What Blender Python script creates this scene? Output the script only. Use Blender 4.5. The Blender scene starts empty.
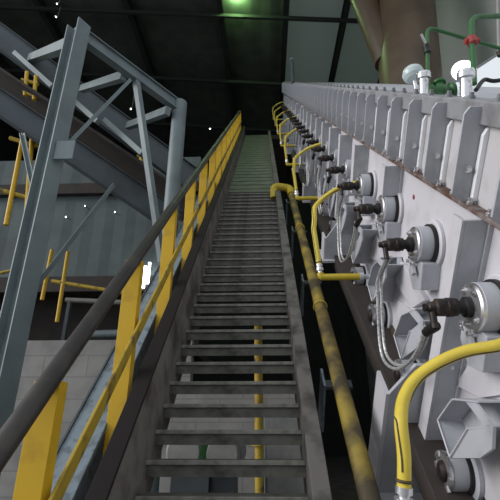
import bpy, math, random
from mathutils import Vector, Matrix
random.seed(4)
C = bpy.context.scene.collection
PI = math.pi
V = Vector

# ------------------------------------------------------------------ frames
# world: X right, Y forward, Z up.  slope frame: X right, D up along the stair, N square to the stair
EYE = V((0, 0, 1.65))
PITCH, YAW, SLOPE, FPX = math.radians(22.5), math.radians(2.1), math.radians(44.5), 420.0
F = V((-math.sin(YAW) * math.cos(PITCH), math.cos(YAW) * math.cos(PITCH), math.sin(PITCH)))
R = V((math.cos(YAW), math.sin(YAW), 0))
U = R.cross(F)
D = V((0, math.cos(SLOPE), math.sin(SLOPE)))
N = V((0, -math.sin(SLOPE), math.cos(SLOPE)))
XA = V((1, 0, 0))
ZS = V((0, D.z, N.z))                      # world up, in slope coordinates
YS = V((0, D.y, N.y))                      # world forward, in slope coordinates

def S(p):                                  # slope coordinates -> world
    return EYE + XA * p[0] + D * p[1] + N * p[2]

def ray(px, py):
    return F + R * ((px - 250) / FPX) + U * ((250 - py) / FPX)

def onX(px, py, X):                        # a point of the machine face X = const, slope coordinates
    r = ray(px, py); k = X / r.x
    return V((X, k * r.dot(D), k * r.dot(N)))

def onN(px, py, n):
    r = ray(px, py); k = n / r.dot(N)
    return V((k * r.x, k * r.dot(D), n))

def onY(px, py, Y):                        # world point at forward distance Y
    r = ray(px, py); k = Y / r.y
    return EYE + r * k

# ------------------------------------------------------------------ materials
def mat(name, col, rough=0.6, metal=0.0, col2=None, scale=6.0, lo=0.45, hi=0.7, bump=0.0, detail=6.0, spec=0.4, stretch=(1, 1, 1)):
    m = bpy.data.materials.new(name); m.use_nodes = True
    nt = m.node_tree; b = nt.nodes['Principled BSDF']
    b.inputs['Roughness'].default_value = rough
    b.inputs['Metallic'].default_value = metal
    b.inputs['Specular IOR Level'].default_value = spec
    b.inputs['Base Color'].default_value = (*col, 1)
    if col2 is not None or bump:
        tc = nt.nodes.new('ShaderNodeTexCoord'); mp = nt.nodes.new('ShaderNodeMapping')
        mp.inputs['Scale'].default_value = stretch
        nz = nt.nodes.new('ShaderNodeTexNoise')
        nz.inputs['Scale'].default_value = scale; nz.inputs['Detail'].default_value = detail
        nt.links.new(tc.outputs['Object'], mp.inputs[0]); nt.links.new(mp.outputs[0], nz.inputs['Vector'])
        if col2 is not None:
            cr = nt.nodes.new('ShaderNodeValToRGB')
            cr.color_ramp.elements[0].position = lo; cr.color_ramp.elements[0].color = (*col, 1)
            cr.color_ramp.elements[1].position = hi; cr.color_ramp.elements[1].color = (*col2, 1)
            nt.links.new(nz.outputs['Fac'], cr.inputs[0]); nt.links.new(cr.outputs[0], b.inputs['Base Color'])
        if bump:
            bp = nt.nodes.new('ShaderNodeBump'); bp.inputs['Strength'].default_value = bump
            bp.inputs['Distance'].default_value = 0.02
            nt.links.new(nz.outputs['Fac'], bp.inputs['Height']); nt.links.new(bp.outputs[0], b.inputs['Normal'])
    return m

def ribbed(name, col, col2, axis='X', freq=14.0, rough=0.6, bump=0.8, nscale=1.5):
    """sheet cladding with pressed ribs and dirt"""
    m = mat(name, col, rough, 0, col2, nscale, 0.35, 0.75)
    nt = m.node_tree; b = nt.nodes['Principled BSDF']
    tc = nt.nodes.new('ShaderNodeTexCoord')
    w = nt.nodes.new('ShaderNodeTexWave'); w.wave_type = 'BANDS'; w.bands_direction = axis; w.wave_profile = 'TRI'
    w.inputs['Scale'].default_value = freq / 20.0
    bp = nt.nodes.new('ShaderNodeBump'); bp.inputs['Strength'].default_value = bump; bp.inputs['Distance'].default_value = 0.06
    nt.links.new(tc.outputs['Object'], w.inputs['Vector']); nt.links.new(w.outputs['Fac'], bp.inputs['Height'])
    nt.links.new(bp.outputs[0], b.inputs['Normal'])
    return m

def emit(name, col, s):
    m = bpy.data.materials.new(name); m.use_nodes = True
    b = m.node_tree.nodes['Principled BSDF']
    b.inputs['Base Color'].default_value = (*col, 1)
    b.inputs['Emission Color'].default_value = (*col, 1); b.inputs['Emission Strength'].default_value = s
    return m

def blocks(name):
    m = mat(name, (0.31, 0.30, 0.285), 0.9, 0, (0.21, 0.205, 0.195), 2.0, 0.4, 0.7)
    nt = m.node_tree; b = nt.nodes['Principled BSDF']
    tc = nt.nodes.new('ShaderNodeTexCoord'); mp = nt.nodes.new('ShaderNodeMapping')
    mp.inputs['Rotation'].default_value = (PI / 2, 0, 0)
    br = nt.nodes.new('ShaderNodeTexBrick'); br.inputs['Scale'].default_value = 1.0
    br.inputs['Brick Width'].default_value = 0.9; br.inputs['Row Height'].default_value = 0.42; br.inputs['Mortar Size'].default_value = 0.012
    mx = nt.nodes.new('ShaderNodeMix'); mx.data_type = 'RGBA'; mx.blend_type = 'MULTIPLY'; mx.inputs[0].default_value = 1
    src = b.inputs['Base Color'].links[0].from_socket
    br.inputs['Color1'].default_value = (1, 1, 1, 1); br.inputs['Color2'].default_value = (0.9, 0.9, 0.9, 1); br.inputs['Mortar'].default_value = (0.72, 0.72, 0.72, 1)
    nt.links.new(tc.outputs['Object'], mp.inputs[0]); nt.links.new(mp.outputs[0], br.inputs['Vector'])
    nt.links.new(src, mx.inputs[6]); nt.links.new(br.outputs['Color'], mx.inputs[7]); nt.links.new(mx.outputs[2], b.inputs['Base Color'])
    return m

M = dict(
    machine=mat('light grey machine paint', (0.56, 0.55, 0.58), 0.5, 0, (0.47, 0.46, 0.48), 5, 0.5, 0.72),
    machine2=mat('shaded grey machine paint', (0.44, 0.455, 0.49), 0.45, 0, (0.33, 0.335, 0.355), 7, 0.5, 0.75),  # darker copy of the one machine paint, holds shade of camera-side faces
    rustledge=mat('rusty grey ledge', (0.22, 0.20, 0.19), 0.8, 0, (0.09, 0.045, 0.03), 9, 0.38, 0.58),
    rootglint=mat('near-white root glint', (0.93, 0.94, 0.97), 0.3, 0.0, spec=0.8),  # near-white colour holds the glint at the rib roots
    steel=mat('zinc plated steel', (0.70, 0.70, 0.72), 0.3, 0.85, (0.35, 0.34, 0.33), 30, 0.5, 0.7),
    braid=mat('braided steel hose', (0.62, 0.62, 0.62), 0.4, 0.5, (0.35, 0.35, 0.34), 90, 0.45, 0.6),
    black=mat('black greasy rubber', (0.012, 0.011, 0.011), 0.5),
    brown=mat('dark brown rusty union', (0.045, 0.028, 0.02), 0.5, 0.2, (0.012, 0.01, 0.01), 24, 0.4, 0.6, 0.4),
    yellow=mat('yellow safety paint', (0.60, 0.37, 0.015), 0.5, 0, (0.38, 0.22, 0.015), 7, 0.55, 0.8),
    midrail=mat('worn yellow paint', (0.42, 0.29, 0.03), 0.6, 0, (0.07, 0.055, 0.03), 8, 0.5, 0.68),
    hose=mat('glossy yellow hose', (0.64, 0.50, 0.06), 0.35, 0, (0.50, 0.38, 0.06), 10, 0.5, 0.8),
    stripe=mat('dark hose line', (0.06, 0.045, 0.02), 0.5),
    pipey=mat('dirty yellow pipe paint', (0.32, 0.235, 0.04), 0.55, 0, (0.06, 0.046, 0.024), 4.5, 0.36, 0.60),
    elbow=mat('clean yellow pipe paint', (0.50, 0.38, 0.03), 0.45),
    railtube=mat('dark worn steel tube', (0.045, 0.04, 0.038), 0.45, 0.3, (0.075, 0.068, 0.06), 5, 0.5, 0.7),
    tread=mat('dirty dark steel', (0.112, 0.11, 0.092), 0.7, 0.1, (0.04, 0.037, 0.032), 9, 0.45, 0.7, 0.2),
    nosing=mat('worn tread edge', (0.21, 0.205, 0.18), 0.6, 0.2, (0.11, 0.105, 0.09), 16, 0.4, 0.7),
    ramp=mat('olive grey plate', (0.15, 0.165, 0.125), 0.65, 0.1, (0.10, 0.11, 0.085), 5, 0.4, 0.7),
    stringer=mat('grimy stringer steel', (0.135, 0.125, 0.115), 0.65, 0.1, (0.035, 0.03, 0.028), 6, 0.45, 0.65, 0.2),
    stringerweb=mat('worn stringer web', (0.20, 0.185, 0.165), 0.65, 0.1, (0.07, 0.06, 0.052), 5, 0.42, 0.66, 0.2),
    flange=mat('black grease on flange', (0.016, 0.013, 0.013), 0.7, spec=0.15),
    peel=mat('peeling blue grey paint', (0.18, 0.225, 0.26), 0.7, 0, (0.12, 0.145, 0.165), 13, 0.52, 0.6, 0.5),
    notch=mat('dark rust', (0.05, 0.035, 0.03), 0.8),
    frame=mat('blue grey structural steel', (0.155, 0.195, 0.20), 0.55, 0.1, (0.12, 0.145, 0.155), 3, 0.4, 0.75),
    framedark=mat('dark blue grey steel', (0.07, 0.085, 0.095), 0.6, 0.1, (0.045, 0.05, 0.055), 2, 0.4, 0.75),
    roofsteel=mat('dark roof steel', (0.022, 0.025, 0.022), 0.8, spec=0.2),  # near-black even tone for rafters and purlins
    topgrey=mat('dull grey top rail', (0.25, 0.255, 0.27), 0.55, 0, (0.16, 0.155, 0.155), 8, 0.45, 0.7),
    upper=mat('grey upper panel paint', (0.50, 0.49, 0.50), 0.5, 0, (0.38, 0.37, 0.37), 6, 0.48, 0.72),
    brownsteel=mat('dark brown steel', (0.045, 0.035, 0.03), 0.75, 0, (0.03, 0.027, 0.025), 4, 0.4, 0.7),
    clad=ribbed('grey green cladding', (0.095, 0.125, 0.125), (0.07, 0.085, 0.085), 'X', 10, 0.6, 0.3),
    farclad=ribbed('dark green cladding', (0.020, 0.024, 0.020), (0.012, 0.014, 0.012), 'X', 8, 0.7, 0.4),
    roof=ribbed('dark roof sheet', (0.066, 0.074, 0.062), (0.036, 0.041, 0.034), 'X', 8, 0.7, 0.25),
    block=blocks('grey block masonry'),
    floor=mat('dusty concrete floor', (0.13, 0.125, 0.115), 0.9, 0, (0.08, 0.075, 0.07), 2, 0.4, 0.7),
    duct=mat('brown sheet duct', (0.06, 0.042, 0.025), 0.4, 0, (0.10, 0.075, 0.045), 1.2, 0.4, 0.8),
    green=mat('green pipe paint', (0.025, 0.11, 0.03), 0.45, 0, (0.015, 0.05, 0.018), 8, 0.5, 0.7),
    red=mat('red joint paint', (0.28, 0.035, 0.03), 0.5),
    wallr=mat('pale grey wall', (0.42, 0.42, 0.42), 0.8, 0, (0.34, 0.34, 0.34), 0.6, 0.4, 0.7),
    pale=mat('pale grey pipe paint', (0.25, 0.25, 0.235), 0.6, 0, (0.18, 0.175, 0.165), 4, 0.4, 0.7),
    glass=mat('frosted lamp glass', (0.45, 0.52, 0.52), 0.15, 0.0),
    lampg=emit('green lamp glow', (0.42, 1.0, 0.28), 2.0),
    glowwhite=emit('white glow', (0.93, 0.97, 1.0), 8.0),  # also on glowing slits and specks that are no lamps
)

# translucent rooflight sheet
def translucent(name, col):
    m = bpy.data.materials.new(name); m.use_nodes = True
    nt = m.node_tree; b = nt.nodes['Principled BSDF']
    b.inputs['Base Color'].default_value = (*col, 1); b.inputs['Roughness'].default_value = 0.6
    tr = nt.nodes.new('ShaderNodeBsdfTranslucent'); tr.inputs['Color'].default_value = (*col, 1)
    mx = nt.nodes.new('ShaderNodeMixShader'); mx.inputs[0].default_value = 0.55
    nt.links.new(b.outputs[0], mx.inputs[1]); nt.links.new(tr.outputs[0], mx.inputs[2])
    nt.links.new(mx.outputs[0], nt.nodes['Material Output'].inputs['Surface'])
    return m
M['rooflight'] = translucent('grimy rooflight sheet', (0.33, 0.37, 0.34))

# ------------------------------------------------------------------ mesh builder
def smooth_path(pts, n=6):
    pts = [V(p) for p in pts]; out = []
    P = [pts[0] * 2 - pts[1]] + pts + [pts[-1] * 2 - pts[-2]]
    for i in range(1, len(P) - 2):
        for k in range(n):
            t = k / n
            a, b, c, d = P[i - 1], P[i], P[i + 1], P[i + 2]
            out.append(0.5 * ((2 * b) + (c - a) * t + (2 * a - 5 * b + 4 * c - d) * t * t + (3 * b - a - 3 * c + d) * t ** 3))
    out.append(pts[-1]); return out

def fillet(pts, r, n=6):
    pts = [V(p) for p in pts]; out = [pts[0]]
    for i in range(1, len(pts) - 1):
        a, b, c = pts[i - 1], pts[i], pts[i + 1]
        p = b + (a - b).normalized() * r; q = b + (c - b).normalized() * r
        for k in range(n + 1):
            t = k / n
            out.append(p * (1 - t) ** 2 + b * 2 * t * (1 - t) + q * t * t)
    out.append(pts[-1]); return out

class MB:
    def __init__(s): s.v = []; s.f = []; s.sm = []
    def add(s, vs, fs, smooth=False):
        o = len(s.v); s.v += [V(p) for p in vs]
        s.f += [[i + o for i in f] for f in fs]; s.sm += [smooth] * len(fs); return s
    def box(s, a, b):
        x0, y0, z0 = [min(a[i], b[i]) for i in range(3)]; x1, y1, z1 = [max(a[i], b[i]) for i in range(3)]
        return s.add([(x0, y0, z0), (x1, y0, z0), (x1, y1, z0), (x0, y1, z0), (x0, y0, z1), (x1, y0, z1), (x1, y1, z1), (x0, y1, z1)],
                     [(3, 2, 1, 0), (4, 5, 6, 7), (0, 1, 5, 4), (1, 2, 6, 5), (2, 3, 7, 6), (3, 0, 4, 7)])
    def prism(s, pts, vec):
        pts = [V(p) for p in pts]; vec = V(vec); n = len(pts)
        nrm = sum(((pts[i] - pts[0]).cross(pts[(i + 1) % n] - pts[0]) for i in range(n)), V((0, 0, 0)))
        if nrm.dot(vec) < 0: pts = pts[::-1]
        return s.add(pts + [p + vec for p in pts], [list(range(n))[::-1], list(range(n, 2 * n))] + [(i, (i + 1) % n, n + (i + 1) % n, n + i) for i in range(n)])
    def sweep(s, p0, p1, poly, up=(0, 0, 1)):          # straight bar with a 2D section (side, up)
        p0, p1 = V(p0), V(p1); d = (p1 - p0).normalized(); up = V(up)
        side = d.cross(up)
        if side.length < 1e-4: side = d.cross(V((0, 1, 0)))
        side.normalize(); u = side.cross(d)
        return s.prism([p0 + side * a + u * b for a, b in poly], p1 - p0)
    def tube(s, pts, r, n=12, cap=True):
        pts = [V(p) for p in pts]; m = len(pts); rs = r if isinstance(r, (list, tuple)) else [r] * m
        t = [(pts[min(i + 1, m - 1)] - pts[max(i - 1, 0)]).normalized() for i in range(m)]
        a = t[0].orthogonal().normalized(); vs = []
        for i in range(m):
            a = (a - t[i] * a.dot(t[i])).normalized(); b = t[i].cross(a)
            vs += [pts[i] + (a * math.cos(2 * PI * k / n) + b * math.sin(2 * PI * k / n)) * rs[i] for k in range(n)]
        fs = [(i * n + k, i * n + (k + 1) % n, (i + 1) * n + (k + 1) % n, (i + 1) * n + k) for i in range(m - 1) for k in range(n)]
        s.add(vs, fs, True)
        if cap: s.add(vs[:n], [list(range(n))[::-1]]); s.add(vs[-n:], [list(range(n))])
        return s
    def cyl(s, p0, p1, r, n=20): return s.tube([p0, p1], r, n)
    def lathe(s, base, axis, prof, n=24):               # profile (distance along axis, radius)
        base = V(base); ax = V(axis).normalized(); a = ax.orthogonal().normalized(); b = ax.cross(a); vs = []
        for h, r in prof: vs += [base + ax * h + (a * math.cos(2 * PI * k / n) + b * math.sin(2 * PI * k / n)) * r for k in range(n)]
        m = len(prof)
        for i in range(m - 1):
            s.add(vs[i * n:(i + 2) * n], [(k, (k + 1) % n, n + (k + 1) % n, n + k) for k in range(n)], True)
        s.add(vs[:n], [list(range(n))[::-1]]); s.add(vs[-n:], [list(range(n))]); return s
    def ring(s, c, axis, R0, r0, n=24, m=8):
        c = V(c); ax = V(axis).normalized(); a = ax.orthogonal().normalized(); b = ax.cross(a); vs = []; fs = []
        for i in range(n):
            e = a * math.cos(2 * PI * i / n) + b * math.sin(2 * PI * i / n)
            for k in range(m): vs.append(c + e * (R0 + r0 * math.cos(2 * PI * k / m)) + ax * r0 * math.sin(2 * PI * k / m))
        for i in range(n):
            for k in range(m): fs.append((i * m + k, ((i + 1) % n) * m + k, ((i + 1) % n) * m + (k + 1) % m, i * m + (k + 1) % m))
        return s.add(vs, fs, True)
    def mesh(s, name, base=(0, 0, 0)):
        base = V(base); me = bpy.data.meshes.new(name)
        me.from_pydata([tuple(p - base) for p in s.v], [], s.f); me.update()
        me.polygons.foreach_set('use_smooth', s.sm); return me

def link(name, mb, m, base=(0, 0, 0), parent=None, bevel=0.0):
    me = mb.mesh(name, base); me.materials.append(M[m] if isinstance(m, str) else m)
    o = bpy.data.objects.new(name, me); C.objects.link(o)
    if parent: o.parent = parent
    if bevel:
        b = o.modifiers.new('bevel', 'BEVEL'); b.width = bevel; b.segments = 2; b.limit_method = 'ANGLE'; b.angle_limit = math.radians(40)
    return o

def tag(o, label, cat, group=None):
    o['label'] = label; o['category'] = cat
    if group: o['group'] = group
    return o

class Thing:
    """an Empty with parts; frame 'S' = slope coordinates, 'W' = world coordinates"""
    def __init__(s, name, label, cat, base, frame='W', group=None):
        s.base = V(base); s.e = bpy.data.objects.new(name, None); C.objects.link(s.e); s.e.empty_display_size = 0.1
        if frame == 'S': s.e.location = S(base); s.e.rotation_euler = (SLOPE, 0, 0)
        else: s.e.location = base
        tag(s.e, label, cat, group)
    def part(s, name, mb, m, bevel=0.0, parent=None): return link(name, mb, m, s.base, parent or s.e, bevel)
    def put(s, o, dx=(0, 0, 0)):                          # a further copy of a part inside the same thing
        c = o.copy(); C.objects.link(c); c.parent = s.e; c.location = V(o.location) + V(dx); return c

def clone(root, loc, label):                              # thing > part > sub-part
    r = root.copy(); C.objects.link(r); r.location = loc; r['label'] = label
    for ch in list(root.children):
        c = ch.copy(); C.objects.link(c); c.parent = r
        for g in list(ch.children):
            q = g.copy(); C.objects.link(q); q.parent = c
    return r

def single(name, mb, m, label, cat, base, frame='W', group=None, bevel=0.0):
    o = link(name, mb, m, base, None, bevel)
    if frame == 'S': o.location = S(base); o.rotation_euler = (SLOPE, 0, 0)
    else: o.location = base
    return tag(o, label, cat, group)

def struct(name, mb, m, bevel=0.0):
    o = link(name, mb, m, (0, 0, 0), None, bevel); o['kind'] = 'structure'; return o

ORD = ['first', 'second', 'third', 'fourth', 'fifth', 'sixth', 'seventh', 'eighth', 'ninth', 'tenth', 'eleventh', 'twelfth', 'thirteenth',
       'fourteenth', 'fifteenth', 'sixteenth', 'seventeenth', 'eighteenth', 'nineteenth', 'twentieth', 'twenty-first', 'twenty-second', 'twenty-third', 'twenty-fourth']

def isec(w, h, tf=0.018, tw=0.014):
    a, b = w / 2, h / 2
    return [(-a, -b), (a, -b), (a, -b + tf), (tw, -b + tf), (tw, b - tf), (a, b - tf), (a, b), (-a, b), (-a, b - tf), (-tw, b - tf), (-tw, -b + tf), (-a, -b + tf)]
def rect(w, h): return [(-w / 2, -h / 2), (w / 2, -h / 2), (w / 2, h / 2), (-w / 2, h / 2)]
def lsec(w, h, t=0.012): return [(-w / 2, -h / 2), (w / 2, -h / 2), (w / 2, -h / 2 + t), (-w / 2 + t, -h / 2 + t), (-w / 2 + t, h / 2), (-w / 2, h / 2)]

# ================================================================== THE HALL
struct('floor', MB().box((-16, -9, -0.2), (9, 30, 0)), 'floor')
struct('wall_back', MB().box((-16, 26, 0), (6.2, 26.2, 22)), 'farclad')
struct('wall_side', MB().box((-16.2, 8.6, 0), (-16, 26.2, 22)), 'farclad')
struct('wall_shade', MB().box((-16, 12.3, 3.25), (-1.95, 12.45, 5.4)), 'brownsteel')  # dark sheet put in for the shade inside this opening
# low block wall behind the stair and the left frame
struct('wall_left', MB().box((-16, 8.6, 0), (-1.5, 8.9, 3.25)).box((-1.5, 8.6, 0), (0.75, 8.9, 2.2)), 'block')
# grey cladding high on the left with an opening under it
struct('wall_cladding', MB().box((-16, 11.0, 5.4), (-1.95, 11.15, 9.4)), 'clad')
struct('trim_1', MB().box((-16, 10.8, 8.05), (-1.95, 10.98, 8.4)), 'brownsteel')
struct('trim_2', MB().box((-16, 10.7, 4.95), (-1.95, 10.98, 5.38)), 'brownsteel')
struct('floor_platform', MB().box((-16, 8.9, 3.05), (-1.5, 12.5, 3.25)), 'brownsteel')

# roof: a slope that falls to the right, with rafters and purlins
def roofz(x, y): return 17.2 - 0.10 * (x + 2) + 0.05 * (y - 10)
def roof_piece(x0, x1, y0, y1, dz=0.0, t=0.06):
    return MB().prism([(x0, y0, roofz(x0, y0) + dz), (x1, y0, roofz(x1, y0) + dz), (x1, y1, roofz(x1, y1) + dz), (x0, y1, roofz(x0, y1) + dz)], (0, 0, t))
rb = MB(); 
for (x0, x1, y0, y1) in [(-16, 1.0, 3, 26), (5.6, 6.2, 3, 26), (1.0, 5.6, 3, 10.5), (1.0, 5.6, 19.0, 26)]:
    q = roof_piece(x0, x1, y0, y1); rb.add(q.v, q.f)
struct('ceiling', rb, 'roof')
struct('window_1', roof_piece(1.0, 5.6, 10.5, 19.0), 'rooflight')
k = 0
for x in (-13, -9.2, -5.4, -1.6, 1.0, 3.3, 5.6):
    k += 1
    p0, p1 = V((x, 3, roofz(x, 3) - 0.22)), V((x, 26, roofz(x, 26) - 0.22))
    struct('trim_%d' % (k + 2), MB().sweep(p0, p1, isec(0.2, 0.42)), 'roofsteel')
for y in (4.5, 8.2, 11.9, 15.6, 19.3, 23):
    k += 1
    p0, p1 = V((-16, y, roofz(-16, y) - 0.5)), V((6, y, roofz(6, y) - 0.5))
    struct('trim_%d' % (k + 2), MB().sweep(p0, p1, rect(0.10, 0.16)), 'roofsteel')

# right wall with a wide daylight opening whose head follows the incline
def yz(pts, X=6.0, th=0.2): return [(X, y, z) for y, z in pts], (th, 0, 0)
wr = MB()
wr.prism(*yz([(3, 0), (6.2, 0), (6.2, 17.0), (3, 17.0)])); wr.prism(*yz([(12.2, 0), (26, 0), (26, 17), (12.2, 17)]))
wr.prism(*yz([(6.2, 0), (12.2, 0), (12.2, 7.0), (6.2, 7.0)])); wr.prism(*yz([(6.2, 9.35), (12.2, 12.6), (12.2, 17), (6.2, 17)]))
struct('wall_right', wr, 'wallr')
fr = MB()
fr.sweep((6.0, 6.2, 9.32), (6.0, 12.2, 12.57), rect(0.12, 0.10)); fr.sweep((6.0, 6.2, 7.05), (6.0, 12.2, 7.05), rect(0.12, 0.10))
fr.box((5.94, 6.2, 7.0), (6.06, 6.3, 9.6)); fr.box((5.94, 12.1, 7.0), (6.06, 12.2, 12.6))
struct('window_2', fr, 'wallr')

# ================================================================== THE STAIR
H = 1.90
st = Thing('steel_staircase', 'long steep dark steel stair with open treads climbing away beside the grey machine', 'stairs', (-0.22, -0.3, -H), 'S')
XL, XR = -0.655, 0.205
TP = 0.2136
def tread_mb(t):
    """channel tread, level in the world; written in slope coordinates"""
    o = V((0, t, -H)); mb = MB()
    def w(x, y, z): return V((x, 0, 0)) + o + YS * y + ZS * z
    def bx(x0, x1, y0, y1, z0, z1):
        m = MB().box((x0, y0, z0), (x1, y1, z1)); mb.add([w(*p) for p in m.v], m.f)
    bx(XL, XR, 0.0, 0.150, -0.008, 0.0); bx(XL, XR, 0.004, 0.012, -0.078, -0.008); bx(XL, XR, 0.142, 0.150, -0.05, -0.008)
    nb = MB()
    m = MB().box((XL, -0.010, -0.020), (XR, 0.012, 0.004)); nb.add([w(*p) for p in m.v], m.f)
    return mb, nb
for n in range(-9, 28):
    a, b = tread_mb(1.67 + TP * n)
    if n == -9:
        tr0 = st.part('tread', a, 'tread', 0.0); no0 = st.part('nosing', b, 'nosing', 0.003, tr0)
        continue
    d = V((0, TP * (n + 9), 0))
    c = tr0.copy(); C.objects.link(c); c.parent = st.e; c.location = d
    q = no0.copy(); C.objects.link(q); q.parent = c
# upper part: plain plate with low cleats
T1, T2 = 1.67 + TP * 27.6, 16.2
rp = MB().box((XL, T1, -H - 0.03), (XR, T2, -H))
t = T1 + 0.2
while t < T2: rp.box((XL + 0.02, t, -H), (XR - 0.02, t + 0.035, -H + 0.012)); t += 0.33
st.part('ramp_plate', rp, 'ramp')
T0 = -0.35
# left stringer web and flange, right stringer
st.part('stringer', MB().box((XL - 0.012, T0, -2.12), (XL, T2, -1.575)), 'stringerweb')
st.part('stringer_flange', MB().box((XL - 0.088, T0, -1.575), (XL + 0.002, T2, -1.557)), 'flange', 0.004)
st.part('stringer', MB().box((XR, T0, -2.12), (XR + 0.012, T2, -1.77)), 'stringer')
st.part('stringer_flange', MB().box((XR - 0.002, T0, -1.77), (XR + 0.085, T2, -1.752)), 'stringer', 0.004)
# top landing
ld = S((0, T2, -H))
struct('floor_landing', MB().box((-1.3, ld.y, ld.z - 0.2), (1.0, ld.y + 3.2, ld.z - 0.02)), 'brownsteel')

# ------------------------------------------------------------------ handrail
XH, NR = -0.80, -1.01
hr = Thing('stair_handrail', 'dark tube handrail on broad yellow posts along the left of the stair', 'handrail', (XH, 1.0, -1.7), 'S')
TE = 15.6
hr.part('top_rail', MB().tube([(XH, -0.35, NR), (XH, TE, NR)], 0.038, 16), 'railtube')
hr.part('mid_rail', MB().sweep((XH + 0.055, -0.2, -1.345), (XH + 0.055, TE, -1.345), rect(0.014, 0.068), (0, 0, 1)), 'midrail', 0.003)
p0 = None
for k in range(13):
    tk = 1.285 + 1.155 * k
    if k == 0:
        bot = V((XH, tk, NR)) - ZS * 1.22; top = V((XH, tk, NR)) - ZS * 0.03
        mb = MB()
        sec = [(-0.075, 0), (0.025, 0), (0.025, 0.07), (0.017, 0.07), (0.017, 0.009), (-0.075, 0.009)]
        mb.prism([bot + V((a, 0, 0)) + YS * b for a, b in sec], top - bot)
        p0 = hr.part('post', mb, 'yellow', 0.002)
    else: hr.put(p0, (0, 1.155 * k, 0))
# post that ends the rail at the top
hr.part('end_post', MB().prism([V((XH + a, TE, NR)) - ZS * 1.0 + YS * b for a, b in [(-0.05, 0), (0.05, 0), (0.05, 0.08), (-0.05, 0.08)]], ZS * 1.03), 'yellow')

# the broad peeling beam outside the posts
cb = Thing('side_beam', 'broad blue grey beam with peeling paint running beside the yellow rail posts', 'beam', (-0.96, 0, -1.75), 'S')
cb.part('flange', MB().box((-1.05, -0.5, -1.735), (-0.87, 15.5, -1.71)), 'peel', 0.003)
cb.part('web', MB().box((-0.97, -0.5, -2.05), (-0.955, 15.5, -1.735)), 'peel')
cb.part('edge_angle', MB().box((-1.062, -0.5, -1.76), (-1.05, 15.5, -1.70)), 'framedark')
for (ta, tb) in ((0.50, 0.62), (0.86, 1.0)):
    cb.part('dark_notch', MB().prism([(-1.048, ta - 0.03, -1.709), (-0.995, tb - 0.02, -1.709), (-0.965, tb + 0.05, -1.709), (-0.99, tb + 0.03, -1.709)], (0, 0, 0.004)), 'notch')  # dark wedge plates laid on to stand for cut notches

# ------------------------------------------------------------------ the yellow main pipe right of the stair
XP, NP = 0.47, -1.80
yp = Thing('water_pipe', 'long dirty yellow pipe running up between the stair and the machine', 'pipe', (XP, 0, NP), 'S')
yp.part('pipe', MB().tube([(XP, -0.3, NP), (XP, 6.9, NP)], 0.050, 20), 'pipey')
el = fillet([V((XP, 6.9, NP)), V((XP, 7.15, NP + 0.05)), V((XP - 0.29, 7.15, NP + 0.10)), V((XP - 0.29, 7.15, NP + 0.10)) - ZS * 0.24], 0.10, 8)
yp.part('elbow', MB().tube(el, 0.066, 18), 'elbow')
for t in (1.05, 3.15, 5.2):
    yp.part('clamp_ring', MB().ring((XP, t, NP), (0, 1, 0), 0.055, 0.006), 'hose')
# pipe supports between stair and pipe
for i, t in enumerate((0.75, 2.2, 3.7, 5.2, 6.6)):
    b = Thing('pipe_bracket', 'blue grey steel bracket under the yellow pipe, %s one up from the bottom' % ORD[i], 'bracket', (XP - 0.05, t, NP - 0.18), 'S', 'brackets under the yellow pipe')
    b.part('upright', MB().box((XP - 0.10, t - 0.015, NP - 0.42), (XP - 0.085, t + 0.16, NP - 0.03)), 'peel')
    b.part('saddle', MB().box((XP - 0.10, t, NP - 0.075), (XP + 0.09, t + 0.07, NP - 0.053)), 'framedark')

# ================================================================== THE MACHINE
XM = 0.95
NT, NF, NB = -0.105, -0.548, -1.72
TA, TZ = 0.35, 20.0
mc = Thing('inclined_machine', 'long light grey inclined machine casing with ribbed upper side right of the stair', 'machine', (XM, 1.0, NB), 'S')
mc.part('side_panel', MB().box((XM, TA, NB), (XM + 0.03, TZ, NF)), 'machine')
mc.part('upper_panel', MB().box((XM + 0.005, TA, NF), (XM + 0.03, TZ, NT - 0.03)), 'upper')
mc.part('casing', MB().box((XM + 0.03, TA, NB), (2.7, TZ, NT - 0.04)), 'machine2')
mc.part('top_rail', MB().box((XM - 0.03, TA, NT - 0.095), (XM + 0.10, TZ, NT)), 'topgrey', 0.006)
mc.part('ledge', MB().box((XM - 0.050, TA, NF - 0.010), (XM + 0.0, TZ, NF + 0.010)), 'rustledge', 0.003)
mc.part('bottom_beam', MB().box((0.75, TA, -1.90), (0.93, TZ, -1.76)), 'brownsteel', 0.005)
# ribs of the upper side
rp_ = 0.357
def rib_mb(t):
    mb = MB()
    mb.prism([(XM + 0.004, t, NF + 0.010), (XM - 0.050, t, NF + 0.010), (XM - 0.098, t, NF + 0.05), (XM - 0.098, t, NT - 0.05), (XM - 0.078, t, NT - 0.02), (XM + 0.004, t, NT - 0.02)], (0, 0.014, 0))
    return mb
def bolts(x, t, ns, r=0.011, L=0.018):
    mb = MB()
    for n in ns: mb.lathe((x, t, n), (0, -1, 0), [(0, r * 1.5), (0.004, r * 1.5), (0.004, r), (L, r)], 8)
    return mb
t_first = 1.88 - 4 * rp_
rib0 = mc.part('rib', rib_mb(t_first), 'machine2', 0.0015)
bl0 = link('bolt', bolts(XM - 0.045, t_first, (NF + 0.16, )), 'steel', mc.base, rib0)
wb0 = mc.part('glint_bar', MB().prism([(XM - 0.018, t_first - 0.004, NF + 0.02), (XM + 0.006, t_first - 0.004, NF + 0.02), (XM + 0.006, t_first - 0.004, NT - 0.105), (XM - 0.003, t_first - 0.004, NT - 0.105), (XM - 0.018, t_first - 0.004, NT - 0.135)], (0, -0.026, 0)), 'rootglint', 0.004)  # glint along the rib root, drawn as a near-white bar
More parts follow.
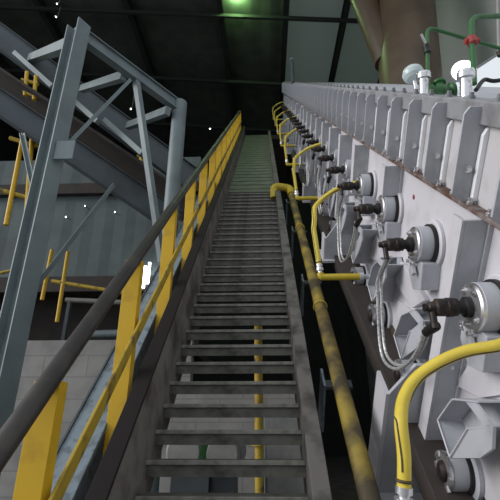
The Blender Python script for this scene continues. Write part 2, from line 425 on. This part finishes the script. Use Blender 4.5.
for k in range(1, 54):
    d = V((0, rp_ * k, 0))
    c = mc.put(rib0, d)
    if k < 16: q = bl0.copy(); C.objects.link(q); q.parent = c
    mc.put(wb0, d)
# hex bolts along the ledge and on the top
lb0 = mc.part('ledge_bolt', MB().lathe((XM - 0.03, 0.6, NF + 0.010), (0, 0, 1), [(0, 0.015), (0.012, 0.015), (0.012, 0.009), (0.03, 0.009)], 8), 'steel')
for k in range(1, 80): mc.put(lb0, (0, 0.178 * k, 0))
cb0 = mc.part('cover_bolt', MB().lathe((XM + 0.02, 0.6, NT), (0, 0, 1), [(0, 0.02), (0.014, 0.02), (0.014, 0.012), (0.03, 0.012)], 8), 'topgrey')
for k in range(1, 78): mc.put(cb0, (0, 0.25 * k, 0))
# tall stiffeners of the lower side
stf = []
def stiff(t, n0, n1):
    mb = MB().box((XM - 0.125, t, n0), (XM - 0.113, t + 0.10, n1)); mb.box((XM - 0.113, t + 0.0, n0), (XM, t + 0.014, n1)); mb.box((XM - 0.02, t - 0.012, n0), (XM, t, n1))
    s = mc.part('stiffener', mb, 'machine2', 0.002)
    if t < 4:
        for i in range(int((n1 - n0 - 0.2) / 0.26)): link('bolt', bolts(XM - 0.06, t, [n0 + 0.2 + 0.26 * i], 0.008, 0.012), 'steel', mc.base, s)
    f = MB().box((XM - 0.128, t + 0.001, n0), (XM - 0.1252, t + 0.099, n1)); link('lit_flange_face', f, 'machine', mc.base, s)  # lit side of the flange, a lighter sheet of the same paint
stiff(1.68, -2.02, NF - 0.012)
stiff(2.86, -0.765, NF - 0.012)
for t in (3.85, 4.60, 5.30, 6.0, 6.7, 7.4, 8.1, 8.8, 9.5, 10.9, 12.3, 13.7, 15.1, 16.5): stiff(t, -1.0 if t < 4 else -1.5, NF - 0.012)
# support boxes under the casing
for k in range(7):
    t = 1.80 + 2.37 * k; nb = -2.3 if k == 0 else -1.80
    lg = mc.part('support_leg', MB().prism([(0.655, t, nb), (0.655, t, -1.56), (0.77, t, -1.38), (XM, t, -1.38), (XM, t, nb)], (0, 0.022, 0)), 'machine2', 0.003)
    link('leg_side', MB().box((0.635, t - 0.004, nb), (0.655, t + 0.19, -1.56)), 'machine', mc.base, lg)  # lit left side of the leg in the lighter copy of the paint
    link('foot_plate', MB().box((0.62, t - 0.05, nb - 0.025), (0.93, t + 0.28, nb)), 'machine', mc.base, lg)
# raised gusset plates and a red paint spot on the panel
def gusset(pts, th=0.02, m='machine', X=XM):
    mc.part('gusset_plate', MB().prism([onX(a, b, X - th) for a, b in pts], (th, 0, 0)), m, 0.002)
gusset([(392, 262), (402, 262), (425, 300), (412, 308), (393, 280)], 0.03)
gusset([(398, 300), (420, 318), (428, 345), (412, 338), (396, 318)], 0.015)
gusset([(455, 385), (470, 362), (500, 356), (520, 392), (480, 398)], 0.02)
gusset([(352, 215), (372, 222), (384, 262), (366, 258)], 0.02)
c = onX(414, 197, XM)
mc.part('paint_spot', MB().prism([c + V((-0.002, 0.016 * math.cos(a), 0.016 * math.sin(a))) for a in [i * PI / 4 for i in range(8)]], (-0.002, 0, 0)), 'red')

# ------------------------------------------------------------------ upper row: bearing units
XB = 0.83
def make_bearing(t, n):
    th = Thing('roller_bearing', 'x', 'bearing', (XM, t, n), 'S', 'bearing units along the upper row')
    c = V((XB, t, n))
    th.part('wall_flange', MB().lathe((XM - 0.002, t, n), (-1, 0, 0), [(0, 0.135), (0.016, 0.135), (0.022, 0.125), (0.022, 0.10)], 32), 'machine')
    th.part('gap_ring', MB().lathe((XM - 0.022, t, n), (-1, 0, 0), [(0, 0.112), (0.022, 0.112)], 32), 'black')  # black ring standing for the dark gap behind the housing
    hs = MB().lathe((XM - 0.04, t, n), (-1, 0, 0), [(0, 0.096), (0.004, 0.1), (0.068, 0.1), (0.078, 0.09)], 32)
    h = th.part('bearing_housing', hs, 'machine2')
    er = th.part('end_ring', MB().lathe((XB + 0.005, t, n), (-1, 0, 0), [(-0.014, 0.09), (-0.010, 0.098), (0.006, 0.098), (0.012, 0.088), (0.012, 0.06)], 32), 'steel')
    for a in (0.6, 1.8, 3.4, 4.6): link('bolt', MB().lathe((XB, t + 0.075 * math.cos(a), n + 0.075 * math.sin(a)), (-1, 0, 0), [(0, 0.014), (0.014, 0.014), (0.014, 0.008), (0.022, 0.008)], 6), 'steel', th.base, er)
    th.part('shaft_stub', MB().lathe((XB, t, n), (-1, 0, 0), [(0, 0.042), (0.03, 0.042), (0.035, 0.03), (0.055, 0.025), (0.06, 0.036), (0.078, 0.036)], 20), 'black')
    ru = th.part('rotary_union', MB().lathe((XB - 0.07, t, n), (-1, 0, 0), [(0, 0.034), (0.006, 0.039), (0.03, 0.039), (0.034, 0.036), (0.072, 0.036), (0.078, 0.026), (0.10, 0.022), (0.105, 0.016), (0.12, 0.016)], 20), 'brown')
    link('nozzle', MB().tube(fillet([(XB - 0.155, t, n), (XB - 0.158, t - 0.012, n - 0.012), V((XB - 0.158, t, n)) - ZS * 0.085], 0.01), 0.014, 10), 'brown', th.base, ru)
    # bracket below, hanging straight down
    br = MB().prism([V((0, t, n)) + V((XM - 0.10, a, b)) for a, b in [(0.09, -0.07), (0.08, -0.20), (-0.02, -0.27), (-0.13, -0.22), (-0.11, -0.07)]], (0.10, 0, 0))
    b = th.part('bracket', br, 'machine2', 0.004)
    for a, bb in ((-0.03, -0.105), (0.035, -0.115)): link('bolt', MB().lathe((XM - 0.10, t + a, n + bb), (-1, 0, 0), [(0, 0.02), (0.018, 0.02), (0.018, 0.011), (0.035, 0.011)], 6), 'steel', th.base, b)
    th.part('adjusting_bar', MB().sweep(V((XB + 0.005, t + 0.03, n - 0.085)), V((XB - 0.005, t - 0.075, n - 0.15)), rect(0.03, 0.022), (1, 0, 0)), 'machine', 0.003)
    return th.e
NBR = -0.868
br0 = make_bearing(1.503, NBR)
for k in range(22):
    lab = 'grey bearing with dark brown shaft union, %s from the near end of the upper row' % ORD[k]
    if k == 0: br0['label'] = lab
    else: clone(br0, S((XM, 1.503 + 0.697 * k, NBR)), lab)

# ------------------------------------------------------------------ lower row: bracket over a slotted bearing
def make_lower(t, n):
    th = Thing('roller_tensioner', 'x', 'bearing', (XM, t, n), 'S', 'bracketed bearings along the lower row')
    q = {}
    X0 = 0.80
    def P(px, py, X=X0): return onX(px, py, X)
    back = [P(452, 400), P(478, 403), P(486, 425), P(468, 428), P(451, 456), P(438, 420)]
    mb = MB()
    def wall(a, b, th_=0.007):
        a, b = V(a), V(b); d = (b - a).normalized(); s = V((1, 0, 0)).cross(d) * th_
        mb.prism([a, b, b + s, a + s], (0.15, 0, 0))
    seq = [P(478, 403), P(452, 400), P(438, 420), P(450, 457), P(468, 428), P(493, 425)]
    for a, b in zip(seq, seq[1:]): wall(a, b)
    mb.prism([p + V((0.11, 0, 0)) for p in back], (0.03, 0, 0))
    b = th.part('bracket', mb, 'machine2', 0.0015)
    fp = MB().prism([P(452, 458), P(469, 430), P(493, 427), P(492, 449), P(480, 458)], (0.012, 0, 0))
    link('cheek_plate', MB().prism([P(466, 402), P(476, 403), P(492, 425), P(484, 426)], (0.01, 0, 0)), 'machine2', th.base, b)
    link('cheek_plate', fp, 'machine2', th.base, b)
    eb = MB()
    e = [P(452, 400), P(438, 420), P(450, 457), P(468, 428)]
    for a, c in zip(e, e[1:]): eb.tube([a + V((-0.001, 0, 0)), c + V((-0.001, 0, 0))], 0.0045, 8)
    link('lit_edge', eb, 'machine', th.base, b)  # lit plate edges drawn on as lighter tubes
    bo = P(452, 431, XM - 0.04)
    link('bolt', MB().lathe(bo, (-1, 0, 0), [(0, 0.016), (0.02, 0.016), (0.02, 0.009), (0.05, 0.009)], 8), 'steel', th.base, b)
    th.part('wall_flange', MB().lathe((XM - 0.002, t, n), (-1, 0, 0), [(0, 0.125), (0.02, 0.125), (0.026, 0.11)], 32), 'machine2')
    th.part('gap_ring', MB().lathe((XM - 0.026, t, n), (-1, 0, 0), [(0, 0.10), (0.018, 0.10)], 32), 'black')
    th.part('bearing_housing', MB().lathe((XM - 0.04, t, n), (-1, 0, 0), [(0, 0.085), (0.07, 0.085), (0.078, 0.078)], 32), 'machine2')
    r = MB()
    for i in range(14):
        if i % 2: continue
        a0, a1 = 2 * PI * i / 14, 2 * PI * (i + 1.25) / 14
        pts = [V((XB + 0.002, t + rr * math.cos(a), n + rr * math.sin(a))) for rr, a in ((0.09, a0), (0.09, (a0 + a1) / 2), (0.09, a1), (0.062, a1), (0.062, (a0 + a1) / 2), (0.062, a0))]
        r.prism(pts, (-0.016, 0, 0))
    r.lathe((XB + 0.004, t, n), (-1, 0, 0), [(0, 0.086), (0.01, 0.086), (0.012, 0.07)], 28)
    th.part('slotted_ring', r, 'steel')
    th.part('shaft_stub', MB().lathe((XB, t, n), (-1, 0, 0), [(0, 0.05), (0.02, 0.045), (0.03, 0.025)], 18), 'brown')
    th.part('base_block', MB().prism([(XM - 0.1, t - 0.10, n - 0.16), (XM - 0.1, t + 0.05, n - 0.16), (XM - 0.1, t + 0.07, n - 0.07), (XM - 0.1, t - 0.08, n - 0.07)], (0.1, 0, 0)), 'machine2', 0.003)
    return th.e
c = onX(445, 471, XB)
lw0 = make_lower(c.y, c.z)
for k in range(18):
    lab = 'slotted bearing under folded grey bracket, %s from near end of lower row' % ORD[k]
    if k == 0: lw0['label'] = lab
    else: clone(lw0, S((XM, c.y + 0.70 * k, c.z)), lab)

# ------------------------------------------------------------------ yellow hoses
HP = [(500, 345, .80), (467, 351, .70), (440, 362, .61), (417, 378, .53), (404, 398, .47), (401, 422, .435), (404, 455, .43), (404, 488, .42)]
def make_hose(t, drop):
    th = Thing('yellow_hose', 'x', 'hose', (XM, t, -0.84), 'S', 'yellow hoses arching off the machine')
    sh = V((0, t - 1.20, 0))
    pts = [onX(*p) + sh for p in HP]
    pts = [V((0.945, pts[0].y + 0.11, pts[0].z - 0.005)), V((0.88, pts[0].y + 0.06, pts[0].z))] + pts
    for k in range(drop): pts.append(pts[-1] - ZS * 0.08 + V((0.006, 0, 0)))
    path = smooth_path(pts, 8)
    h = th.part('hose', MB().tube(path, 0.0215, 16), 'hose')
    sp = []
    for i, p in enumerate(path[4:-4]):
        tg = (path[i + 5] - path[i + 3]).normalized(); dv = V((-0.45, -1.0, -0.35)); dv = (dv - tg * dv.dot(tg)).normalized(); sp.append(p + dv * 0.0205)
    link('stripe', MB().tube(sp, 0.0035, 6), 'stripe', th.base, h)
    th.part('wall_socket', MB().lathe((XM, pts[0].y, pts[0].z), (-1, 0, 0), [(0, 0.045), (0.02, 0.045), (0.022, 0.03), (0.05, 0.03)], 16), 'steel')
    e = path[-1]; dr = (path[-1] - path[-2]).normalized()
    f = th.part('end_fitting', MB().lathe(e - dr * 0.004, dr, [(0, 0.026), (0.02, 0.026), (0.022, 0.018), (0.03, 0.018), (0.032, 0.03), (0.055, 0.03), (0.057, 0.017), (0.085, 0.017)], 16), 'steel')
    link('band', MB().ring(e - dr * 0.02, dr, 0.0225, 0.005), 'stripe', th.base, f)
    g = e + dr * 0.105
    th.part('branch_pipe', MB().tube(fillet([e + dr * 0.07, g, (0.78, g.y, g.z)], 0.02), 0.027, 14), 'elbow')
    th.part('pipe_socket', MB().lathe((0.76, g.y, g.z), (1, 0, 0), [(0, 0.034), (0.03, 0.034), (0.032, 0.02), (0.188, 0.02)], 14), 'machine2')
    return th.e
h0 = make_hose(1.20, 0)
h1 = make_hose(3.62, 4)
HN = ['nearest', 'second nearest', 'third', 'fourth', 'fifth', 'sixth', 'seventh', 'farthest']
for k in range(8):
    lab = ('thick yellow rubber hose curving off the grey machine, %s of the hoses' if k < 2 else 'yellow hose arching off the machine wall, %s of the hoses up the stair') % HN[k]
    if k < 2: (h0, h1)[k]['label'] = lab
    else: clone(h1, S((XM, 1.20 + 2.42 * k, -0.84)), lab)

# ------------------------------------------------------------------ braided hose loops between pairs of unions
def make_loop(t):
    th = Thing('braided_hose', 'x', 'hose', (0.67, t, NBR), 'S', 'braided steel hose loops')
    a = V((0.672, t, NBR)) - ZS * 0.075; b = V((0.672, t + 0.697, NBR)) - ZS * 0.075
    sh = V((0, t - 1.503, 0))
    LP_ = [(423, 335), (418, 350), (408, 363), (396, 369), (385, 362), (380, 345), (378, 310), (378, 280)]
    e = onX(424, 332, 0.662) + sh
    for i, off in enumerate((0, 0.020)):
        pts = [e + V((off, 0, 0.03))] + [onX(px, py, 0.66) + sh + V((off, 0, off)) for px, py in LP_] + [b + V((off, 0, 0))]
        th.part('strand', MB().tube(smooth_path(pts, 6), 0.0085, 10), 'braid')
    th.part('sleeve', MB().tube([a + V((0.004, 0, 0)), (a + e) / 2 + V((0.006, 0, 0)), e + V((0.01, 0, 0))], 0.021, 12), 'black')
    return th.e
l0 = make_loop(1.503)
for k in range(5):
    lab = 'twin braided steel hose hanging in a loop below the bearings, %s' % (['nearest loop', 'second loop up the stair', 'third loop up the stair', 'fourth loop up the stair', 'farthest loop'][k])
    if k == 0: l0['label'] = lab
    else: clone(l0, S((0.67, 1.503 + 1.394 * k, NBR)), lab)

# ------------------------------------------------------------------ on top of the machine
def vent_post(px, py, X, label):
    r = onX(px, py, X); p = S((X, r.y, NT)); 
    th = Thing('vent_post', label, 'post', p)
    ax = (N + V((0, 0, 1))).normalized()
    th.part('stem', MB().lathe(p - ax * 0.02, ax, [(0, 0.03), (0.11, 0.03)], 20), 'steel')
    th.part('cap', MB().lathe(p + ax * 0.09, ax, [(0, 0.03), (0.004, 0.045), (0.03, 0.047), (0.045, 0.042), (0.05, 0.02)], 24), 'steel')
    return p
pA = vent_post(423, 99, 1.08, 'short silver post with round cap on the machine top beside the round lamp')
pB = vent_post(465, 103, 1.08, 'short silver post with round cap on the machine top nearest the bright window')
dA = pA.y; dB = pB.y
ga = Thing('green_pipe', 'thin green pipe rising from the farther silver post and bending right', 'pipe', onY(427, 88, dA + 0.05))
ptsA = fillet([onY(428, 90, dA + 0.06), onY(427, 27, dA + 0.06), onY(560, 66, dA + 0.35)], 0.07)
ga.part('pipe', MB().tube(ptsA, 0.014, 12), 'green')
v = onY(427, 49, dA + 0.06)
ga.part('valve', MB().lathe(v - V((0, 0, 0.05)), (0, 0, 1), [(0, 0.016), (0.01, 0.026), (0.04, 0.026), (0.05, 0.018), (0.065, 0.024), (0.09, 0.024), (0.1, 0.016)], 14), 'black')
ga.part('valve_lever', MB().sweep(v + V((-0.01, -0.02, 0.03)), v + V((-0.045, -0.05, 0.09)), rect(0.012, 0.022)), 'steel')
gb = Thing('green_pipe', 'thicker green pipe with a red joint rising from the nearer silver post', 'pipe', onY(473, 85, dB + 0.05))
ptsB = fillet([onY(474, 84, dB + 0.05), onY(471, 17, dB + 0.05), onY(560, 14, dB + 0.3)], 0.07)
gb.part('pipe', MB().tube(ptsB, 0.016, 12), 'green')
jv = onY(472, 41, dB + 0.05)
gb.part('red_joint', MB().lathe(jv - V((0, 0, 0.03)), (0, 0, 1), [(0, 0.02), (0.008, 0.028), (0.052, 0.028), (0.06, 0.02)], 12).lathe(jv - V((0.04, 0, 0)), (1, 0, 0), [(0, 0.018), (0.08, 0.018)], 10), 'red')
# drop pipe at the right edge
ge = Thing('drop_pipe', 'pale green vertical pipe at the far right edge above the bright window', 'pipe', onY(499, 52, 3.2))
ge.part('pipe', MB().tube([onY(497, -30, 3.2), onY(499, 52, 3.2)], 0.016, 12), 'pale')
ge.part('collar', MB().lathe(onY(499, 52, 3.2), (0, 0, -1), [(0, 0.026), (0.05, 0.026), (0.055, 0.016)], 12), 'brown')
# green valve body between the posts
gv = Thing('green_valve', 'bulky dark green valve between the two silver posts on the machine', 'valve', onY(442, 100, 2.3))
c = onY(441, 92, 2.3)
gv.part('body', MB().lathe(c - V((0.09, 0, 0.02)), (1, 0, 0.15), [(0, 0.03), (0.008, 0.062), (0.03, 0.062), (0.035, 0.04), (0.09, 0.055), (0.14, 0.04), (0.15, 0.058), (0.175, 0.058), (0.18, 0.03)], 20), 'green')
gv.part('neck', MB().lathe(c, (0, 0, 1), [(0, 0.04), (0.06, 0.03), (0.07, 0.045), (0.085, 0.045)], 16), 'green')
gv.part('foot', MB().box(c + V((-0.05, -0.04, -0.16)), c + V((0.05, 0.04, -0.03))), 'green', 0.004)
# dark hose draped along the machine top by the window
dp = [onY(476, 90, 2.05), onY(484, 80, 2.1), onY(494, 81, 2.1), onY(515, 80, 2.1), onY(540, 96, 2.1)]
single('black_hose', MB().tube(smooth_path(dp, 6), 0.013, 10), 'black', 'dark hose draped along the machine top in front of the bright window', 'hose', dp[0])
# round lamps
c = onY(413, 74, 3.4)
rl = Thing('round_lamp', 'unlit round frosted lamp beside the farther silver post', 'lamp', c - V((0, 0, 0.2)))
rl.part('globe', MB().lathe(c - V((0, 0, 0.09)), (0, 0, 1), [(0, 0.02), (0.02, 0.07), (0.05, 0.098), (0.09, 0.108), (0.13, 0.098), (0.16, 0.07), (0.18, 0.02)], 28), 'glass')
rl.part('stem', MB().cyl(c - V((0, 0, 0.35)), c - V((0, 0, 0.08)), 0.02, 12), 'steel')
c = onY(464, 71, 5.2)
fl = Thing('flood_lamp', 'glaring white lamp seen between the two green pipes', 'lamp', c + V((0, 0.12, 0)))
fl.part('lens', MB().lathe(c, (-0.2, -1, -0.2), [(0, 0.18), (0.02, 0.17), (0.05, 0.11), (0.06, 0.02)], 28), 'glowwhite')
fl.part('housing', MB().lathe(c, (0.2, 1, 0.2), [(0, 0.19), (0.03, 0.19), (0.14, 0.07), (0.2, 0.05)], 28), 'machine2')
fl.part('bracket', MB().tube([c + V((0.03, 0.12, 0.02)), c + V((0.3, 0.5, 0.0)), V((6.0, 5.75, c.z - 0.1))], 0.02, 10), 'machine2')

p = S((0.93, 13.5, NT))
fp_ = Thing('far_pole', 'slim dark pole standing on the far upper end of the machine', 'pole', p)
fp_.part('pole', MB().cyl(p - V((0, 0, 0.0)), p + V((0, 0, 0.9)), 0.05, 12), 'framedark')
fp_.part('cap', MB().lathe(p + V((0, 0, 0.88)), (0, 0, 1), [(0, 0.08), (0.06, 0.08), (0.1, 0.03)], 12), 'steel')
# big brown duct
DY = 8.0
a = onY(409, 95, DY)
dk = Thing('vent_duct', 'huge brown vertical duct rising behind the machine', 'duct', (a.x, DY, 0))
d0, d1 = onY(411, 95, DY), onY(405, 0, DY)
dv = (d1 - d0).normalized(); db = d0 - dv * (d0.z / dv.z); L = 16.2 / dv.z
dk.part('duct', MB().lathe(db, dv, [(0, 0.72), (4.0, 0.72), (L, 0.72)], 48), 'duct')
dk.part('branch', MB().tube([onY(388, 62, DY + 0.1), onY(352, -30, DY + 0.2)], 0.33, 36), 'duct')

# ================================================================== LEFT STRUCTURE
fm = Thing('support_tower', 'tall blue grey steel frame of columns and braces left of the stair', 'frame', (-2.4, 4.3, 0))
At, Bt = onY(79, 26, 4.2), onY(180, 103, 5.7)
Ab = V((At.x, At.y, 0)); Bb = V((Bt.x, Bt.y, 0))
fm.part('column', MB().sweep(Ab, At, isec(0.20, 0.26, 0.022, 0.012), (-0.9, 0.5, 0)), 'frame', 0.003)
fm.part('column', MB().tube([Bb, Bt], 0.12, 20), 'frame')
fm.part('top_beam', MB().sweep(At - V((0, 0, 0.12)), Bt - V((0, 0, 0.1)), isec(0.12, 0.22)), 'frame', 0.003)
def bar(name, pa, Ya, pb, Yb, w, h, m='frame', kind='r', th=fm):
    a, b = onY(*pa, Ya), onY(*pb, Yb)
    sec = {'r': rect(w, h), 'i': isec(w, h), 'l': lsec(w, h)}[kind]
    return th.part(name, MB().sweep(a, b, sec), m, 0.002)
bar('cross_beam', (78, 42), 4.25, (30, 59), 7.4, 0.14, 0.18)
bar('cross_beam', (124, 76), 4.9, (82, 89), 6.6, 0.10, 0.14)
bar('cross_beam', (168, 111), 5.5, (128, 126), 7.0, 0.10, 0.14)
bar('brace', (130, 80), 4.9, (66, 146), 4.3, 0.05, 0.05, 'frame', 'l')
bar('brace', (136, 80), 5.0, (162, 262), 5.55, 0.11, 0.07)
bar('brace', (112, 185), 5.3, (14, 312), 4.15, 0.08, 0.06, 'frame', 'l')
bar('brace', (22, 133), 5.2, (36, 200), 4.9, 0.06, 0.06, 'frame', 'l')
g = onY(62, 148, 4.05)
fm.part('gusset_plate', MB().box(g + V((-0.10, 0.03, -0.13)), g + V((0.13, 0.046, 0.13))), 'frame', 0.003)

# inclined conveyor gallery behind the frame
gl = Thing('conveyor_gallery', 'dark blue grey conveyor gallery sloping down to the right behind the steel frame', 'conveyor', onY(80, 130, 7.5))
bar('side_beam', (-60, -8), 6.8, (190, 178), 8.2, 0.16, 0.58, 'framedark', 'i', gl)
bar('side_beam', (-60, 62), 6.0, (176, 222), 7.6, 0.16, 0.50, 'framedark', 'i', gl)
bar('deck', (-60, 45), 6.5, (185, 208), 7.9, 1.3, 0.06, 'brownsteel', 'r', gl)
for (x, y) in ((15, 45), (60, 80), (105, 112)):
    bar('cross_tie', (x, y + 8), 7.0, (x + 38, y + 42), 6.5, 0.10, 0.10, 'frame', 'r', gl)
# yellow guard posts hanging about the gallery
def guard(label, base, bars, cat='guardrail', r=0.03):
    th = Thing('yellow_guardrail', label, cat, base, 'W', 'yellow guardrails on the left')
    for nm, pa, Ya, pb, Yb in bars: th.part(nm, MB().tube([onY(*pa, Ya), onY(*pb, Yb)], r, 10), 'midrail' if nm == 'rail' else 'yellow')
guard('yellow guardrail with leaning posts at the left edge under the gallery', onY(15, 240, 7.0),
      [('post', (24, 132), 7, (6, 225), 7), ('post', (32, 138), 7, (24, 245), 7.1), ('post', (42, 145), 7.1, (33, 245), 7.1), ('rail', (10, 138), 7, (50, 150), 7.1), ('rail', (0, 190), 7, (36, 200), 7.1)], r=0.045)
guard('short yellow guardrail posts on top of the gallery at upper left', onY(28, 92, 6.6),
      [('post', (27, 72), 6.6, (25, 96), 6.6), ('post', (36, 76), 6.6, (34, 100), 6.6), ('rail', (22, 80), 6.6, (38, 84), 6.6), ('rail', (24, 92), 6.6, (38, 97), 6.6)], r=0.04)
guard('yellow guardrail on the platform above the block wall', onY(60, 322, 8.9),
      [('post', (68, 252), 8.95, (57, 322), 8.95), ('post', (52, 250), 8.95, (42, 300), 8.95), ('rail', (52, 281), 8.95, (130, 294), 8.95)], r=0.045)
guard('thin yellow rail at the left edge in front of the column', onY(0, 276, 6.0), [('rail', (-20, 278), 6.0, (22, 268), 6.2), ('post', (22, 240), 6.2, (6, 310), 6.1)], r=0.025)
guard('short yellow guardrail posts behind the steel frame, beside the round column', onY(144, 176, 9.4),
      [('post', (142, 150), 9.4, (139, 176), 9.4), ('post', (149, 152), 9.4, (146, 178), 9.4), ('rail', (137, 156), 9.4, (152, 158), 9.4)], r=0.04)
a, b = onY(141, 288, 10.68), onY(146, 266, 10.68)
struct('window_glow', MB().box((a.x, 10.66, a.z), (a.x + 0.09, 10.7, b.z)).box((a.x + 0.14, 10.66, a.z + 0.12), (a.x + 0.20, 10.7, b.z + 0.1)), 'glowwhite')  # daylight slits put in as glowing boxes, no opening behind
# a pale handrail and beams on the platform
pf = Thing('platform_pipes', 'pale grey pipes lying on the platform above the block wall', 'pipe', onY(90, 330, 9.2))
pf.part('pipe', MB().tube([onY(-10, 318, 9.3), onY(30, 305, 9.3)], 0.10, 12), 'pale')
pf.part('pipe', MB().tube([onY(66, 300, 9.6), onY(135, 303, 9.6)], 0.06, 12), 'pale')
pf.part('pipe', MB().tube([onY(80, 335, 9.2), onY(140, 333, 9.2)], 0.09, 12), 'frame')
for (px, py) in ((-6, 317), (26, 306)):
    q = onY(px, py, 9.3); pf.part('stand', MB().box((q.x - 0.05, q.y - 0.05, 3.25), (q.x + 0.05, q.y + 0.05, q.z - 0.08)), 'framedark')
for (px, py, Y, r) in ((70, 300, 9.6, .05), (130, 303, 9.6, .05), (84, 335, 9.2, .08), (136, 333, 9.2, .08)):
    q = onY(px, py, Y); pf.part('stand', MB().box((q.x - 0.04, q.y - 0.04, 3.25), (q.x + 0.04, q.y + 0.04, q.z - r + 0.01)), 'framedark')
# made-up glowing bodies for tiny bright specks, with lamp-like housings
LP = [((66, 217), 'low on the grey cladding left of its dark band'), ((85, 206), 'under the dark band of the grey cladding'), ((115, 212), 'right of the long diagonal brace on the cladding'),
      ((131, 109), 'inside the top of the steel frame'), ((139, 155), 'below the conveyor gallery near the round column'), ((57, 4), 'high in the roof at upper left'), ((56, 17), 'hanging just below the upper left roof speck'), ((210, 129), 'far behind the yellow handrail near the stair top')]
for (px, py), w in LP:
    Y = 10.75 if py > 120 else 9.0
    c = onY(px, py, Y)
    th = Thing('added_speck', 'tiny added glowing speck ' + w, 'lamp', c, 'W', 'tiny glowing specks on the left')
    th.part('lens', MB().lathe(c, (0.2, -1, -0.4), [(0, 0.017), (0.012, 0.02), (0.03, 0.012)], 12), 'glowwhite')
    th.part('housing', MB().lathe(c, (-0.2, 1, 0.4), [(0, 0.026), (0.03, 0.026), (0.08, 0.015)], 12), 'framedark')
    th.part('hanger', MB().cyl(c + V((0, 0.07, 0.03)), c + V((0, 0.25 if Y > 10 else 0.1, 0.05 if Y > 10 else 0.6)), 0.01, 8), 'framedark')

# ================================================================== BELOW THE STAIR
def lying(x0, x1, px, py, Y, r, label, m='pale', nm='grey_drum'):
    c = onY(px, py, Y)
    th = Thing(nm, label, 'drum', c)
    th.part('shell', MB().lathe(c, (0.05, 1, 0), [(0, r * 0.9), (0.02, r), (0.9, r), (0.92, r * 0.9)], 28), m)
    th.part('band', MB().ring(c + V((0.01, 0.2, 0)), (0.05, 1, 0), r, 0.015), m)
    th.part('foot', MB().box(c + V((-r * 0.7, 0.1, -c.z)), c + V((r * 0.7, 0.8, -r * 0.7))), 'framedark')
lying(0, 0, 183, 452, 5.2, 0.2, 'pale grey drum under the stair, left of the green one')
lying(0, 0, 222, 455, 5.2, 0.19, 'pale grey drum under the stair, right of the green one')
c = onY(202, 449, 5.3)
gd = Thing('green_pump', 'small green pump seen between two pale drums below the treads', 'pump', (c.x, c.y, 0))
gd.part('body', MB().lathe(c - V((0, 0, 0.14)), (0, 0, 1), [(0, 0.09), (0.05, 0.1), (0.2, 0.1), (0.24, 0.05), (0.3, 0.04)], 20), 'green')
gd.part('pedestal', MB().box((c.x - 0.1, c.y - 0.1, 0), (c.x + 0.1, c.y + 0.1, c.z - 0.13)), 'framedark')
c = onY(259, 420, 4.6)
vp = Thing('vertical_pipe', 'thin yellow vertical pipe standing behind the lower treads', 'pipe', (c.x, c.y, 0))
vp.part('pipe', MB().cyl((c.x, c.y, 0), (c.x, c.y, 2.7), 0.045, 14), 'midrail')
vp.part('flange', MB().lathe((c.x, c.y, 1.45), (0, 0, 1), [(0, 0.08), (0.03, 0.08)], 16), 'midrail')
c = onY(287, 424, 6.0)
bx = Thing('steel_cabinet', 'blue grey steel cabinet under the stair, right of the yellow vertical pipe', 'cabinet', (c.x, c.y, 0))
bx.part('body', MB().box((c.x - 0.3, c.y, 0.12), (c.x + 0.35, c.y + 0.4, c.z + 0.12)), 'peel', 0.01)
bx.part('door', MB().box((c.x - 0.27, c.y - 0.02, 0.2), (c.x + 0.32, c.y, c.z + 0.07)), 'pale', 0.005)
bx.part('plinth', MB().box((c.x - 0.28, c.y + 0.02, 0.0), (c.x + 0.33, c.y + 0.38, 0.12)), 'framedark')

# ================================================================== LIGHT
w = bpy.data.worlds.new('sky'); bpy.context.scene.world = w; w.use_nodes = True
bg = w.node_tree.nodes['Background']; bg.inputs[0].default_value = (0.88, 0.94, 1.0, 1); bg.inputs[1].default_value = 0.74

c = onY(236, -2, 11.5)
hl = Thing('high_bay_lamp', 'green glowing high bay lamp under the roof at top centre', 'lamp', c + V((0, 0, 0.5)))
hl.part('bulb', MB().lathe(c, (0, 0, 1), [(0, 0.08), (0.04, 0.24), (0.10, 0.28), (0.16, 0.26)], 24), 'lampg')
hl.part('shade', MB().lathe(c + V((0, 0, 0.14)), (0, 0, 1), [(0, 0.36), (0.02, 0.36), (0.2, 0.14), (0.4, 0.1)], 24), 'framedark')
hl.part('rod', MB().cyl(c + V((0, 0, 0.5)), (c.x, c.y, roofz(c.x, c.y) - 0.01), 0.025, 10), 'framedark')
def point(name, loc, col, e, r=0.1):
    l = bpy.data.lights.new(name, 'POINT'); l.color = col; l.energy = e; l.shadow_soft_size = r
    o = bpy.data.objects.new(name, l); o.location = loc; C.objects.link(o); return o
point('high_bay_light', c + V((0, -0.1, -0.2)), (0.5, 1.0, 0.36), 150, 0.2)

# hazy low daylight through the open left side of the hall
sl = bpy.data.lights.new('daylight', 'SUN'); sl.energy = 2.1; sl.angle = math.radians(35); sl.color = (1.0, 0.96, 0.96)
so = bpy.data.objects.new('daylight', sl); C.objects.link(so)
so.rotation_euler = V((1.0, 0.22, -0.42)).to_track_quat('-Z', 'Y').to_euler()

# ================================================================== CAMERA
cd = bpy.data.cameras.new('camera'); cam = bpy.data.objects.new('camera', cd); C.objects.link(cam)
cd.sensor_width = 36; cd.lens = FPX / 500 * 36; cd.clip_start = 0.02; cd.clip_end = 200
m = Matrix((R, U, -F)).transposed().to_4x4(); m.translation = EYE; cam.matrix_world = m
sc = bpy.context.scene; sc.camera = cam
sc.view_settings.view_transform = 'Standard'; sc.view_settings.look = 'None'; sc.view_settings.exposure = 0.25; sc.view_settings.gamma = 1
